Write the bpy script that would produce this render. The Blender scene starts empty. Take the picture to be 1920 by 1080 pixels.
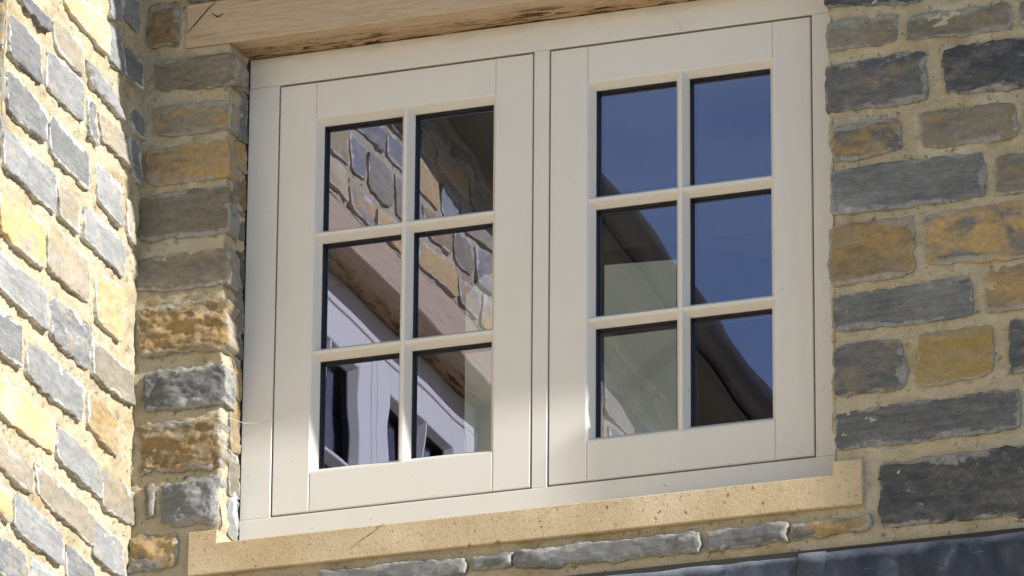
import bpy, bmesh, math, random
import numpy as np
from mathutils import Matrix, Vector

random.seed(7)
C = bpy.context.scene.collection
SC = bpy.context.scene

# ------------------------------------------------------------------ camera, sky, sun
cam_d = bpy.data.cameras.new('camera')
cam = bpy.data.objects.new('camera', cam_d); C.objects.link(cam)
YAW, PITCH, ROLL = 0.34810, 0.36430, 0.0078
f = Vector((-math.sin(YAW)*math.cos(PITCH), math.cos(YAW)*math.cos(PITCH), math.sin(PITCH)))
r = Vector((math.cos(YAW), math.sin(YAW), 0)); u = r.cross(f)
c_, s_ = math.cos(ROLL), math.sin(ROLL)
r, u = c_*r+s_*u, -s_*r+c_*u
cam.matrix_world = Matrix(((r.x, u.x, -f.x, 5.0001), (r.y, u.y, -f.y, -12.2707), (r.z, u.z, -f.z, -4.5197), (0, 0, 0, 1)))
cam_d.sensor_width = 36.0
cam_d.lens = 12164.455/1920*36
cam_d.clip_start = 0.1; cam_d.clip_end = 2000
SC.camera = cam

SUN = Vector((5.4, -1.0, 3.2)).normalized()          # towards the sun
ELEV = math.asin(SUN.z); AZ = math.atan2(SUN.x, SUN.y)  # AZ clockwise from +Y
world = bpy.data.worlds.new('World'); SC.world = world; world.use_nodes = True
wn = world.node_tree; bg = wn.nodes['Background']
sky = wn.nodes.new('ShaderNodeTexSky'); sky.sky_type = 'NISHITA'; sky.sun_disc = False
sky.sun_elevation = ELEV; sky.sun_rotation = AZ
sky.air_density = 0.8; sky.dust_density = 0.15; sky.ozone_density = 2.0
tcw = wn.nodes.new('ShaderNodeTexCoord'); mpw = wn.nodes.new('ShaderNodeMapping'); mpw.inputs['Scale'].default_value = (3.0, 3.0, 13.0)
nzw = wn.nodes.new('ShaderNodeTexNoise'); nzw.inputs['Scale'].default_value = 2.2; nzw.inputs['Detail'].default_value = 6; nzw.inputs['Roughness'].default_value = .6
rpw = wn.nodes.new('ShaderNodeMapRange'); rpw.inputs[1].default_value = .44; rpw.inputs[2].default_value = .72; rpw.inputs[4].default_value = .30
mxw = wn.nodes.new('ShaderNodeMix'); mxw.data_type = 'RGBA'; mxw.inputs[7].default_value = (5.5, 6.0, 6.6, 1)      # thin cirrus over the clear sky
wn.links.new(tcw.outputs['Generated'], mpw.inputs[0]); wn.links.new(mpw.outputs[0], nzw.inputs['Vector'])
wn.links.new(nzw.outputs[0], rpw.inputs[0]); wn.links.new(rpw.outputs[0], mxw.inputs[0])
wn.links.new(sky.outputs[0], mxw.inputs[6]); wn.links.new(mxw.outputs[2], bg.inputs[0]); bg.inputs[1].default_value = 0.10

sl = bpy.data.lights.new('sun', 'SUN'); sl.energy = 5.0; sl.angle = math.radians(0.6); sl.color = (1.0, 0.97, 0.93)
sun = bpy.data.objects.new('sun', sl); C.objects.link(sun)
sun.rotation_euler = SUN.to_track_quat('Z', 'Y').to_euler(); sun.location = SUN*30
vs = SC.view_settings; vs.view_transform = 'Standard'; vs.look = 'None'; vs.exposure = 0.8; vs.gamma = 1.0
vs.use_curve_mapping = False
SC.cycles.max_bounces = 8; SC.cycles.diffuse_bounces = 5; SC.cycles.transparent_max_bounces = 12

# ------------------------------------------------------------------ measured stones (plane coordinates, metres)
RIGHT_STONES = [
    ('d', 0.003, [(1.287, 1.016), (1.52, 1.012), (1.5, 0.953), (1.29, 0.972)]),
    ('d', 0.003, [(1.535, 1.013), (1.775, 1.012), (1.774, 0.953), (1.536, 0.954)]),
    ('b', 0.003, [(1.294, 0.936), (1.446, 0.936), (1.445, 0.871), (1.293, 0.869)]),
    ('b', 0.003, [(1.476, 0.925), (1.696, 0.927), (1.696, 0.864), (1.472, 0.87)]),
    ('b', 0.002, [(1.72, 0.926), (1.854, 0.927), (1.853, 0.866), (1.718, 0.867)]),
    ('d', 0.004, [(1.288, 0.836), (1.506, 0.84), (1.511, 0.727), (1.29, 0.73)]),
    ('d', 0.005, [(1.544, 0.836), (1.777, 0.84), (1.774, 0.726), (1.553, 0.736)]),
    ('m', 0.005, [(1.302, 0.692), (1.447, 0.697), (1.453, 0.622), (1.306, 0.613)]),
    ('b', 0.004, [(1.498, 0.7), (1.698, 0.698), (1.704, 0.617), (1.497, 0.621)]),
    ('g', 0.002, [(1.728, 0.696), (1.86, 0.696), (1.858, 0.619), (1.729, 0.616)]),
    ('g', 0.0015, [(1.299, 0.593), (1.63, 0.594), (1.632, 0.494), (1.299, 0.493)]),
    ('b', 0.008, [(1.661, 0.578), (1.8, 0.578), (1.798, 0.492), (1.662, 0.495)]),
    ('o', 0.004, [(1.292, 0.465), (1.478, 0.469), (1.475, 0.341), (1.296, 0.33)]),
    ('m', 0.004, [(1.505, 0.47), (1.768, 0.472), (1.766, 0.346), (1.509, 0.358)]),
    ('g', 0.0015, [(1.298, 0.307), (1.594, 0.319), (1.604, 0.233), (1.304, 0.233)]),
    ('o', 0.003, [(1.629, 0.328), (1.794, 0.329), (1.791, 0.234), (1.634, 0.237)]),
    ('d', 0.006, [(1.302, 0.198), (1.444, 0.198), (1.455, 0.088), (1.301, 0.088)]),
    ('y', 0.004, [(1.485, 0.203), (1.64, 0.205), (1.644, 0.099), (1.483, 0.087)]),
    ('d', 0.006, [(1.683, 0.21), (1.814, 0.21), (1.811, 0.094), (1.677, 0.096)]),
    ('g', 0.002, [(1.303, 0.05), (1.694, 0.059), (1.698, -0.028), (1.304, -0.03)]),
    ('b', 0.003, [(1.726, 0.059), (1.844, 0.062), (1.842, -0.023), (1.726, -0.027)]),
    ('d', 0.006, [(1.397, -0.074), (1.733, -0.065), (1.73, -0.218), (1.395, -0.207)]),
    ('g', 0.008, [(1.021, -0.182), (1.196, -0.178), (1.194, -0.219), (1.023, -0.220)]),
    ('m', 0.004, [(1.204, -0.187), (1.374, -0.185), (1.37, -0.211), (1.207, -0.217)]),
    ('g', 0.004, [(0.598, -0.178), (1.004, -0.18), (1.006, -0.222), (0.596, -0.216)]),
    ('g', 0.005, [(0.502, -0.182), (0.585, -0.182), (0.587, -0.208), (0.503, -0.206)]),
    ('g', 0.004, [(0.155, -0.177), (0.484, -0.180), (0.486, -0.216), (0.155, -0.213)]),
    ('b', 0.005, [(-0.114, -0.181), (0.124, -0.184), (0.125, -0.212), (-0.114, -0.207)]),
]
PIER_STONES = [
    ('o', 0.003, [(-0.28, 1.19), (-0.208, 1.19), (-0.206, 1.09), (-0.271, 1.091)]),
    ('b', 0.0025, [(-0.26, 1.053), (-0.065, 1.052), (-0.06, 0.978), (-0.253, 0.985)]),
    ('b', 0.0025, [(-0.263, 0.941), (-0.079, 0.939), (-0.078, 0.872), (-0.249, 0.875)]),
    ('o', 0.004, [(-0.271, 0.845), (-0.079, 0.842), (-0.075, 0.76), (-0.268, 0.762)]),
    ('b', 0.004, [(-0.285, 0.737), (-0.077, 0.735), (-0.071, 0.627), (-0.283, 0.635)]),
    ('b', 0.0025, [(-0.286, 0.591), (-0.073, 0.591), (-0.069, 0.506), (-0.287, 0.516)]),
    ('o', 0.013, [(-0.286, 0.478), (-0.074, 0.472), (-0.067, 0.355), (-0.28, 0.358)]),
    ('g', 0.011, [(-0.268, 0.321), (-0.079, 0.324), (-0.074, 0.234), (-0.265, 0.234)]),
    ('o', 0.013, [(-0.269, 0.204), (-0.086, 0.198), (-0.081, 0.087), (-0.266, 0.088)]),
    ('g', 0.014, [(-0.219, 0.065), (-0.086, 0.061), (-0.082, -0.035), (-0.21, -0.034)]),
    ('b', 0.004, [(-0.255, 0.058), (-0.234, 0.062), (-0.233, -0.006), (-0.249, -0.013)]),
    ('m', 0.011, [(-0.285, -0.055), (-0.172, -0.055), (-0.181, -0.128), (-0.289, -0.133)]),
    ('b', 0.006, [(-0.298, -0.161), (-0.158, -0.159), (-0.156, -0.236), (-0.296, -0.24)]),
]
LEFT_STONES = [
    ('g', 0.0015, [(-0.819, 0.882), (-0.657, 0.881), (-0.654, 0.784), (-0.83, 0.788)]),
    ('d', 0.006, [(-0.795, 0.965), (-0.617, 0.949), (-0.628, 0.914), (-0.776, 0.929)]),
    ('b', 0.002, [(-0.601, 0.961), (-0.44, 0.96), (-0.443, 0.887), (-0.59, 0.899)]),
    ('y', 0.003, [(-0.569, 1.064), (-0.299, 1.076), (-0.313, 0.987), (-0.545, 1.011)]),
    ('g', 0.003, [(-0.304, 1.065), (-0.236, 1.076), (-0.22, 0.981), (-0.297, 0.977)]),
    ('g', 0.0015, [(-0.623, 0.879), (-0.428, 0.882), (-0.435, 0.785), (-0.632, 0.788)]),
    ('g', 0.007, [(-0.429, 0.934), (-0.288, 0.929), (-0.201, 0.877), (-0.384, 0.884)]),
    ('g', 0.002, [(-0.824, 0.754), (-0.617, 0.742), (-0.619, 0.665), (-0.813, 0.658)]),
    ('d', 0.004, [(-0.405, 0.855), (-0.362, 0.862), (-0.357, 0.761), (-0.396, 0.768)]),
    ('b', 0.003, [(-0.338, 0.849), (-0.21, 0.846), (-0.167, 0.782), (-0.324, 0.785)]),
    ('g', 0.0015, [(-0.597, 0.742), (-0.387, 0.728), (-0.389, 0.64), (-0.601, 0.653)]),
    ('g', 0.003, [(-0.87, 0.621), (-0.553, 0.617), (-0.554, 0.527), (-0.868, 0.529)]),
    ('g', 0.0015, [(-0.343, 0.728), (-0.207, 0.721), (-0.206, 0.626), (-0.342, 0.639)]),
    ('b', 0.002, [(-0.536, 0.615), (-0.432, 0.605), (-0.437, 0.521), (-0.541, 0.532)]),
    ('g', 0.0025, [(-0.398, 0.607), (-0.183, 0.595), (-0.189, 0.516), (-0.403, 0.529)]),
    ('m', 0.005, [(-0.859, 0.487), (-0.604, 0.481), (-0.607, 0.379), (-0.85, 0.383)]),
    ('b', 0.007, [(-0.583, 0.496), (-0.369, 0.494), (-0.378, 0.389), (-0.597, 0.392)]),
    ('g', 0.002, [(-0.846, 0.343), (-0.582, 0.341), (-0.58, 0.252), (-0.839, 0.257)]),
    ('y', 0.003, [(-0.328, 0.487), (-0.161, 0.495), (-0.195, 0.363), (-0.327, 0.368)]),
    ('d', 0.004, [(-0.556, 0.343), (-0.34, 0.345), (-0.366, 0.236), (-0.557, 0.25)]),
    ('g', 0.002, [(-0.841, 0.223), (-0.702, 0.22), (-0.707, 0.124), (-0.833, 0.126)]),
    ('g', 0.002, [(-0.671, 0.21), (-0.372, 0.2), (-0.394, 0.112), (-0.674, 0.12)]),
    ('b', 0.005, [(-0.327, 0.322), (-0.113, 0.321), (-0.116, 0.241), (-0.337, 0.237)]),
    ('y', 0.003, [(-0.829, 0.08), (-0.518, 0.073), (-0.523, -0.003), (-0.821, -0.01)]),
    ('o', 0.004, [(-0.349, 0.202), (-0.189, 0.19), (-0.197, 0.1), (-0.354, 0.116)]),
    ('g', 0.002, [(-0.503, 0.07), (-0.272, 0.058), (-0.274, -0.022), (-0.511, -0.009)]),
    ('b', 0.006, [(-0.816, -0.058), (-0.625, -0.069), (-0.634, -0.128), (-0.811, -0.12)]),
    ('b', 0.008, [(-0.263, 0.053), (-0.093, 0.051), (-0.091, -0.024), (-0.262, -0.034)]),
    ('b', 0.002, [(-0.611, -0.048), (-0.297, -0.064), (-0.309, -0.138), (-0.594, -0.118)]),
    ('g', 0.002, [(-0.701, -0.146), (-0.463, -0.159), (-0.465, -0.233), (-0.708, -0.225)]),
    ('g', 0.002, [(-0.296, -0.074), (-0.142, -0.082), (-0.148, -0.16), (-0.304, -0.161)]),
    ('d', 0.003, [(-0.798, -0.264), (-0.636, -0.265), (-0.635, -0.344), (-0.791, -0.344)]),
    ('g', 0.003, [(-0.436, -0.172), (-0.285, -0.181), (-0.289, -0.248), (-0.439, -0.245)]),
    ('g', 0.003, [(-0.61, -0.257), (-0.457, -0.259), (-0.461, -0.322), (-0.618, -0.324)]),
    ('m', 0.005, [(-0.814, -0.15), (-0.727, -0.16), (-0.727, -0.222), (-0.808, -0.214)]),
    ('g', 0.002, [(-0.226, 1.182), (-0.139, 1.189), (-0.151, 1.11), (-0.233, 1.116)]),
    ('g', 0.002, [(-0.228, 1.054), (-0.111, 1.05), (-0.112, 0.985), (-0.217, 0.982)]),
    ('g', 0.002, [(-0.165, 0.923), (-0.102, 0.932), (-0.101, 0.873), (-0.164, 0.87)]),
    ('g', 0.002, [(-0.169, 0.852), (-0.112, 0.856), (-0.108, 0.762), (-0.157, 0.766)]),
    ('b', 0.003, [(-0.179, 0.704), (-0.146, 0.703), (-0.137, 0.616), (-0.17, 0.619)]),
    ('g', 0.003, [(-0.304, 1.148), (-0.248, 1.15), (-0.249, 1.089), (-0.297, 1.088)]),
]

# ------------------------------------------------------------------ numeric noise
def _h(ix, iy, iz):
    n = (ix*374761393 + iy*668265263 + iz*2147483647 + 974634541) & 0xffffffff
    n = ((n ^ (n >> 13))*1274126177) & 0xffffffff
    return ((n ^ (n >> 16)) & 0xffff)/65535.0
def vnoise(x, y, z):
    x = np.asarray(x, float); y = np.asarray(y, float)
    xi = np.floor(x).astype(np.int64); yi = np.floor(y).astype(np.int64)
    zi = np.full_like(xi, int(z))
    fx = x-xi; fy = y-yi; fx = fx*fx*(3-2*fx); fy = fy*fy*(3-2*fy)
    a = _h(xi, yi, zi); b = _h(xi+1, yi, zi); c = _h(xi, yi+1, zi); d = _h(xi+1, yi+1, zi)
    return (a+(b-a)*fx)*(1-fy)+(c+(d-c)*fx)*fy*1.0 - 0.5
def fbm(x, y, z, octv=4, gain=0.5):
    s = 0.0; a = 1.0
    for k in range(octv):
        s = s+a*vnoise(np.asarray(x)*2**k+17.3*k, np.asarray(y)*2**k-9.1*k, z*13+k); a *= gain
    return s
def ridged(x, y, z, octv=3):
    s = 0.0; a = 1.0
    for k in range(octv):
        s = s+a*(0.5-np.abs(2*vnoise(np.asarray(x)*2**k+5.3*k, np.asarray(y)*2**k+3.7*k, z*7+k))); a *= 0.5
    return s

# ------------------------------------------------------------------ materials
def nodes(name):
    m = bpy.data.materials.new(name); m.use_nodes = True
    nt = m.node_tree; return m, nt, nt.nodes['Principled BSDF']
class G:
    def __init__(s, nt): s.nt = nt
    def n(s, t, **kw):
        k = s.nt.nodes.new(t)
        for a, b in kw.items(): setattr(k, a, b)
        return k
    def l(s, a, b): s.nt.links.new(a, b)
    def noise(s, vec, scale, detail=5, rough=0.55, dist=0.0):
        k = s.n('ShaderNodeTexNoise'); k.inputs['Scale'].default_value = scale; k.inputs['Detail'].default_value = detail
        k.inputs['Roughness'].default_value = rough; k.inputs['Distortion'].default_value = dist
        if vec is not None: s.l(vec, k.inputs['Vector'])
        return k.outputs['Fac']
    def ramp(s, fac, stops, interp='LINEAR'):
        k = s.n('ShaderNodeValToRGB'); k.color_ramp.interpolation = interp
        e = k.color_ramp.elements
        while len(e) < len(stops): e.new(0.5)
        for q, (p, col) in zip(e, stops):
            q.position = p; q.color = (*col, 1) if len(col) == 3 else col
        s.l(fac, k.inputs[0]); return k.outputs[0]
    def step(s, fac, a, b):
        k = s.n('ShaderNodeMapRange'); k.clamp = True
        k.inputs[1].default_value = a; k.inputs[2].default_value = b
        s.l(fac, k.inputs[0]); return k.outputs[0]
    def math(s, op, a, b=None):
        k = s.n('ShaderNodeMath', operation=op)
        for i, v in enumerate((a, b)):
            if v is None: continue
            if isinstance(v, (int, float)): k.inputs[i].default_value = v
            else: s.l(v, k.inputs[i])
        return k.outputs[0]
    def mix(s, fac, a, b, mode='MIX'):
        k = s.n('ShaderNodeMix', data_type='RGBA', blend_type=mode)
        if isinstance(fac, (int, float)): k.inputs[0].default_value = fac
        else: s.l(fac, k.inputs[0])
        for i, v in ((6, a), (7, b)):
            if isinstance(v, tuple): k.inputs[i].default_value = (*v, 1)
            else: s.l(v, k.inputs[i])
        return k.outputs[2]
    def vec(s, scale=(1, 1, 1), rnd=True):
        tc = s.n('ShaderNodeTexCoord'); v = tc.outputs['Object']
        if rnd:
            oi = s.n('ShaderNodeObjectInfo'); cx = s.n('ShaderNodeVectorMath', operation='SCALE')
            cx.inputs[0].default_value = (37.0, 53.0, 71.0); s.l(oi.outputs['Random'], cx.inputs['Scale'])
            ad = s.n('ShaderNodeVectorMath', operation='ADD'); s.l(v, ad.inputs[0]); s.l(cx.outputs[0], ad.inputs[1]); v = ad.outputs[0]
        mp = s.n('ShaderNodeVectorMath', operation='MULTIPLY'); mp.inputs[1].default_value = scale
        s.l(v, mp.inputs[0]); return mp.outputs[0]
    def bump(s, bsdf, h, strength, dist=0.002):
        k = s.n('ShaderNodeBump'); k.inputs['Strength'].default_value = strength; k.inputs['Distance'].default_value = dist
        s.l(h, k.inputs['Height']); s.l(k.outputs[0], bsdf.inputs['Normal'])

def stone_mat(name, c1, c2, patch, patch_amt, streak, smear, chips=0.0, bump=0.35):
    m, nt, b = nodes(name); g = G(nt)
    v = g.vec(); vs_ = g.vec((5, streak, 12))
    n1 = g.noise(vs_, 3.0, 7, 0.62, 0.5)
    nb = g.noise(v, 7, 3, .5)                                        # broad drift of tone
    col = g.mix(g.step(g.math('ADD', g.math('MULTIPLY', n1, .65), g.math('MULTIPLY', nb, .35)), .38, .62), c1, c2)
    n2 = g.noise(g.vec((1, 1.7, 1)), 11, 7, 0.68, 0.3)               # iron-stained patches
    oi = g.n('ShaderNodeObjectInfo')
    th = g.math('ADD', g.math('MULTIPLY', oi.outputs['Random'], -0.14), 0.72-patch_amt*0.4)
    pm = g.step(g.math('SUBTRACT', n2, th), -0.03, 0.11)
    pcol = g.mix(g.noise(v, 38, 5, .7), tuple(x*.72 for x in patch), tuple(min(.7, x*1.18) for x in patch))
    col = g.mix(g.math('MULTIPLY', pm, .9), col, pcol)
    n3 = g.noise(v, 75, 8, 0.82)
    col = g.mix(0.8, col, g.ramp(n3, [(.28, (.42, .41, .40)), (.45, (.88, .87, .86)), (.58, (1.05, 1.05, 1.05)), (.76, (1.45, 1.43, 1.38))]), 'MULTIPLY')
    rv = g.math('ADD', g.math('MULTIPLY', oi.outputs['Random'], 0.5), 0.75)
    cc = g.n('ShaderNodeCombineColor'); [g.l(rv, cc.inputs[i]) for i in range(3)]
    col = g.mix(1.0, col, cc.outputs[0], 'MULTIPLY')
    du = g.math('MULTIPLY', g.step(g.noise(g.vec((.8, 1.5, 1)), 18, 7, .75), .50, .70), .42)
    col = g.mix(du, col, (.30, .285, .25) if smear < .8 else (.42, .40, .36))
    dk = g.step(g.noise(g.vec((1.0, 2.6, 1)), 20, 6, .7, 1.2), .63, .72)   # dark scars
    col = g.mix(g.math('MULTIPLY', dk, 0.55), col, (.045, .044, .045))
    crk = g.step(g.math('ABSOLUTE', g.math('SUBTRACT', g.noise(g.vec((1.0, 3.2, 1)), 6, 4, .6, .8), .5)), .006, .002)
    crm = g.step(g.noise(v, 9, 2, .5), .55, .65)
    col = g.mix(g.math('MULTIPLY', g.math('MULTIPLY', crk, crm), .7), col, (.05, .045, .04))
    # lime smear left by the pointing, thickest along the edges of the stone
    at = g.n('ShaderNodeAttribute', attribute_name='edge')
    sn = g.noise(g.vec((.55, 1.5, 1)), 14, 7, 0.66)
    ed = g.math('ADD', at.outputs['Fac'], g.math('MULTIPLY', g.math('SUBTRACT', sn, 0.5), 2.8))
    w0 = .16 if smear > .8 else .24
    sm = g.math('MULTIPLY', g.step(ed, w0, w0-.09), g.step(g.noise(v, 45, 6, .75), .36, .50))
    spot = g.math('MULTIPLY', g.step(g.noise(g.vec((1, 1.6, 1)), 30, 6, 0.65), .71-.05*smear-chips*.06, .76-.05*smear-chips*.06), 0.45+.3*chips)
    sm = g.math('MAXIMUM', g.math('MULTIPLY', sm, 0.55+.3*smear), spot)
    lo = (.25, .24, .21) if smear < .7 else (.46, .44, .38)
    col = g.mix(sm, col, g.mix(g.step(g.noise(v, 60, 5, .7), .35, .65), lo, (.36, .355, .335) if smear < .7 else (.66, .65, .625)))
    g.l(col, b.inputs['Base Color']); b.inputs['Roughness'].default_value = 0.82
    b.inputs['Specular IOR Level'].default_value = 0.3
    h = g.math('ADD', g.math('MULTIPLY', g.noise(g.vec((.7, 1.4, 1)), 60, 8, 0.78), 1.1), g.math('MULTIPLY', n1, 0.6))
    h = g.math('SUBTRACT', g.math('ADD', h, g.math('MULTIPLY', sm, 0.2)), g.math('MULTIPLY', g.math('MULTIPLY', crk, crm), .5))
    g.bump(b, h, bump, 0.005)
    return m
SM = {}
for sfx, smear in (('', 0.69), ('_limed_sunlit', 0.9)):
    q = (lambda k, *c: tuple(min(.75, x*(k if sfx else 1.0)) for x in c))  # left-wall copies: sunlight put into brighter base colours, plus heavier lime smear
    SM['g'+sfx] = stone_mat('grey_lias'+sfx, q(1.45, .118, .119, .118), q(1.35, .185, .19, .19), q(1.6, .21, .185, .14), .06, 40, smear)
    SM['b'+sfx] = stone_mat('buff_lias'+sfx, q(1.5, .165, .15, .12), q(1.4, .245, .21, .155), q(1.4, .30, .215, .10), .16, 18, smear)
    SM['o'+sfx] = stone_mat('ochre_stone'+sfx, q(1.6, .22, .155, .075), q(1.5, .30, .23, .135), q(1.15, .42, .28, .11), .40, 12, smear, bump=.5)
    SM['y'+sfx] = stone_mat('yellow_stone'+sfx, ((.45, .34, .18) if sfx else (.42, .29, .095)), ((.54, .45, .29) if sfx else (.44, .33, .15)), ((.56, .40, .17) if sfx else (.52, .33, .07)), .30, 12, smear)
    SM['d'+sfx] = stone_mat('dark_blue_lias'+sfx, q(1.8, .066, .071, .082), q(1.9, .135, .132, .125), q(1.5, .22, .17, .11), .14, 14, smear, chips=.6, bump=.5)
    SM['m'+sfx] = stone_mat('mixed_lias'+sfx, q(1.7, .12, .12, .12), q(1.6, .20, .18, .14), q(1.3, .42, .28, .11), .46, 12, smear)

def simple(name, col, rough=0.5, var=0.12, scale=30, bump=0.0, bscale=200, spec=0.5, bdist=.001, rnd=True):
    m, nt, b = nodes(name); g = G(nt); v = g.vec(rnd=rnd)
    n = g.noise(v, scale, 6, .6)
    c = g.mix(n, tuple(max(0, x*(1-var)) for x in col), tuple(x*(1+var) for x in col))
    g.l(c, b.inputs['Base Color']); b.inputs['Roughness'].default_value = rough; b.inputs['Specular IOR Level'].default_value = spec
    if bump: g.bump(b, g.noise(v, bscale, 5, .65), bump, bdist)
    return m

def mortar_mat():
    m, nt, b = nodes('lime_mortar'); g = G(nt); v = g.vec(rnd=False)
    c = g.ramp(g.noise(v, 9, 6, .6), [(.27, (.36, .285, .165)), (.45, (.49, .415, .275)), (.58, (.54, .465, .325)), (.75, (.64, .58, .44))])
    c = g.mix(g.math('MULTIPLY', g.step(g.noise(v, 3.2, 4, .6), .48, .66), .5), c, (.40, .375, .31))
    c = g.mix(g.math('MULTIPLY', g.step(g.noise(v, 5.5, 5, .65, .5), .58, .68), .5), c, (.36, .25, .12))
    sp = g.noise(v, 420, 3, .6)
    c = g.mix(g.step(sp, .62, .70), c, (.17, .125, .07)); c = g.mix(g.step(sp, .38, .32), c, (.60, .54, .42))
    c = g.mix(g.math('MULTIPLY', g.step(g.noise(v, 30, 4, .6, 1.), .60, .72), .6), c, (.55, .52, .45))
    g.l(c, b.inputs['Base Color']); b.inputs['Roughness'].default_value = .95; b.inputs['Specular IOR Level'].default_value = .15
    pt = g.step(g.noise(v, 60, 6, .75), .60, .70)
    c = g.mix(g.math('MULTIPLY', pt, .45), c, (.24, .175, .09)); g.l(c, b.inputs['Base Color'])
    h = g.math('SUBTRACT', g.math('ADD', g.noise(v, 95, 7, .75), g.math('MULTIPLY', g.noise(v, 300, 4, .6), .5)), g.math('MULTIPLY', pt, .8))
    g.bump(b, h, .9, .006)
    return m
M_MORTAR = mortar_mat()

def paint_mat(stain=False):
    m, nt, b = nodes('cream_paint_stained' if stain else 'cream_paint'); g = G(nt); v = g.vec()
    c = g.mix(g.noise(v, 6, 4, .5), (.66, .63, .575), (.70, .672, .62))
    d = g.math('ADD', g.math('MULTIPLY', g.step(g.noise(v, 60, 6, .7), .60, .80), .22), g.math('MULTIPLY', g.step(g.noise(g.vec((12, 12, 2.0)), 1.5, 5, .65), .52, .8), .10))
    c = g.mix(d, c, (.42, .38, .32))
    c = g.mix(g.math('MULTIPLY', g.step(g.noise(v, 75, 2, .5), .775, .79), .6), c, (.16, .13, .10))
    if stain:                                   # tannin washed from the oak above
        tc = g.n('ShaderNodeTexCoord'); sx = g.n('ShaderNodeSeparateXYZ'); g.l(tc.outputs['Object'], sx.inputs[0])
        z = g.math('ADD', sx.outputs[2], g.math('MULTIPLY', g.math('SUBTRACT', g.noise(g.vec((9, 9, 20)), 1.2, 5, .65), .5), .05))
        c = g.mix(g.math('MULTIPLY', g.step(z, 1.052, 1.076), .45), c, (.36, .27, .15))
    g.l(c, b.inputs['Base Color']); b.inputs['Roughness'].default_value = .42; b.inputs['Specular IOR Level'].default_value = .35
    gr = g.math('ADD', g.noise(g.vec((1, 1, 1)), 60, 4, .6), g.math('MULTIPLY', g.noise(g.vec((90, 90, 1.5)), 2.5, 3, .6), 1.2))
    g.bump(b, gr, .06, .001)
    return m
M_PAINT = paint_mat(); M_STAINED = paint_mat(True)

def sill_mat():
    m, nt, b = nodes('ham_stone'); g = G(nt); v = g.vec(rnd=False)
    c = g.ramp(g.noise(v, 7, 6, .6), [(.28, (.42, .315, .18)), (.46, (.49, .385, .24)), (.58, (.53, .425, .275)), (.74, (.60, .50, .35))])
    n = g.noise(v, 110, 5, .7)
    c = g.mix(g.step(n, .55, .70), c, (.33, .22, .11))
    c = g.mix(g.math('MULTIPLY', g.step(g.noise(v, 260, 3), .62, .7), .5), c, (.72, .62, .46))
    pits = g.step(g.noise(v, 48, 2, .5), .73, .755)
    c = g.mix(g.math('MULTIPLY', pits, .7), c, (.14, .09, .05))
    g.l(c, b.inputs['Base Color']); b.inputs['Roughness'].default_value = .9; b.inputs['Specular IOR Level'].default_value = .2
    h = g.math('SUBTRACT', g.math('ADD', g.noise(v, 120, 6, .75), g.math('MULTIPLY', g.noise(v, 300, 3, .6), .5)), g.math('MULTIPLY', pits, 1.2))
    g.bump(b, h, .8, .004)
    return m
M_SILL = sill_mat()

def oak_mat():
    m, nt, b = nodes('green_oak'); g = G(nt); v = g.vec((2.2, 34, 34), rnd=True)
    n = g.noise(v, 5, 7, .65, .3)
    c = g.ramp(n, [(.25, (.37, .27, .17)), (.48, (.48, .365, .245)), (.75, (.57, .45, .325))])
    fl = g.noise(g.vec((30, 260, 260)), 2.0, 3, .6)
    c = g.mix(g.math('MULTIPLY', g.step(fl, .55, .72), .7), c, (.33, .23, .155))
    c = g.mix(g.math('MULTIPLY', g.step(g.noise(g.vec((3, 5, 5)), 3, 5, .6), .5, .7), .4), c, (.50, .37, .27))
    ck = g.step(g.math('ABSOLUTE', g.math('SUBTRACT', g.noise(g.vec((.7, 16, 16)), 2.2, 4, .55), .5)), .010, .003)
    ck = g.math('MULTIPLY', ck, g.step(g.noise(g.vec((2, 9, 9)), 2.5, 2, .5), .50, .60))
    c = g.mix(g.math('MULTIPLY', ck, .75), c, (.10, .06, .035))
    at = g.n('ShaderNodeAttribute', attribute_name='wane')          # bark-brown waney strip on the underside
    wn_ = g.noise(g.vec((2.5, 16, 16)), 5, 6, .65, 1.0)
    w = g.math('MULTIPLY', at.outputs['Fac'], g.step(wn_, .50, .60))
    w2 = g.math('MULTIPLY', at.outputs['Fac'], .5)
    c = g.mix(w2, c, (.34, .20, .08))
    c = g.mix(w, c, (.06, .024, .008))
    g.l(c, b.inputs['Base Color']); b.inputs['Roughness'].default_value = .8; b.inputs['Specular IOR Level'].default_value = .25
    g.bump(b, g.math('ADD', n, g.math('MULTIPLY', fl, .6)), .4, .003)
    return m
M_OAK = oak_mat()

def lead_mat():
    m, nt, b = nodes('lead_sheet'); g = G(nt); v = g.vec(rnd=False)
    n = g.noise(g.vec((1, 1, .5), rnd=False), 14, 6, .65, .8)
    c = g.ramp(n, [(.3, (.016, .021, .033)), (.52, (.032, .039, .056)), (.68, (.075, .088, .115)), (.8, (.24, .26, .30))])
    tc = g.n('ShaderNodeTexCoord'); sx = g.n('ShaderNodeSeparateXYZ'); g.l(tc.outputs['Object'], sx.inputs[0])   # sunlit sheen painted along the top fold, together with pale oxide
    z = g.math('ADD', sx.outputs[2], g.math('MULTIPLY', g.math('SUBTRACT', g.noise(v, 9, 7, .7), .5), .06))
    c = g.mix(g.math('MULTIPLY', g.step(z, .024, .050), .7), c, (.34, .37, .42))
    sc = g.step(g.noise(g.vec((2, 2, 14), rnd=False), 9, 4, .6, 1.), .66, .70)
    c = g.mix(g.math('MULTIPLY', sc, .35), c, (.30, .32, .36))
    g.l(c, b.inputs['Base Color']); b.inputs['Metallic'].default_value = .15
    g.l(g.ramp(n, [(.3, (.38,)*3), (.7, (.6,)*3)]), b.inputs['Roughness'])
    g.bump(b, g.noise(v, 22, 4, .55), .5, .006)
    return m
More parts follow.
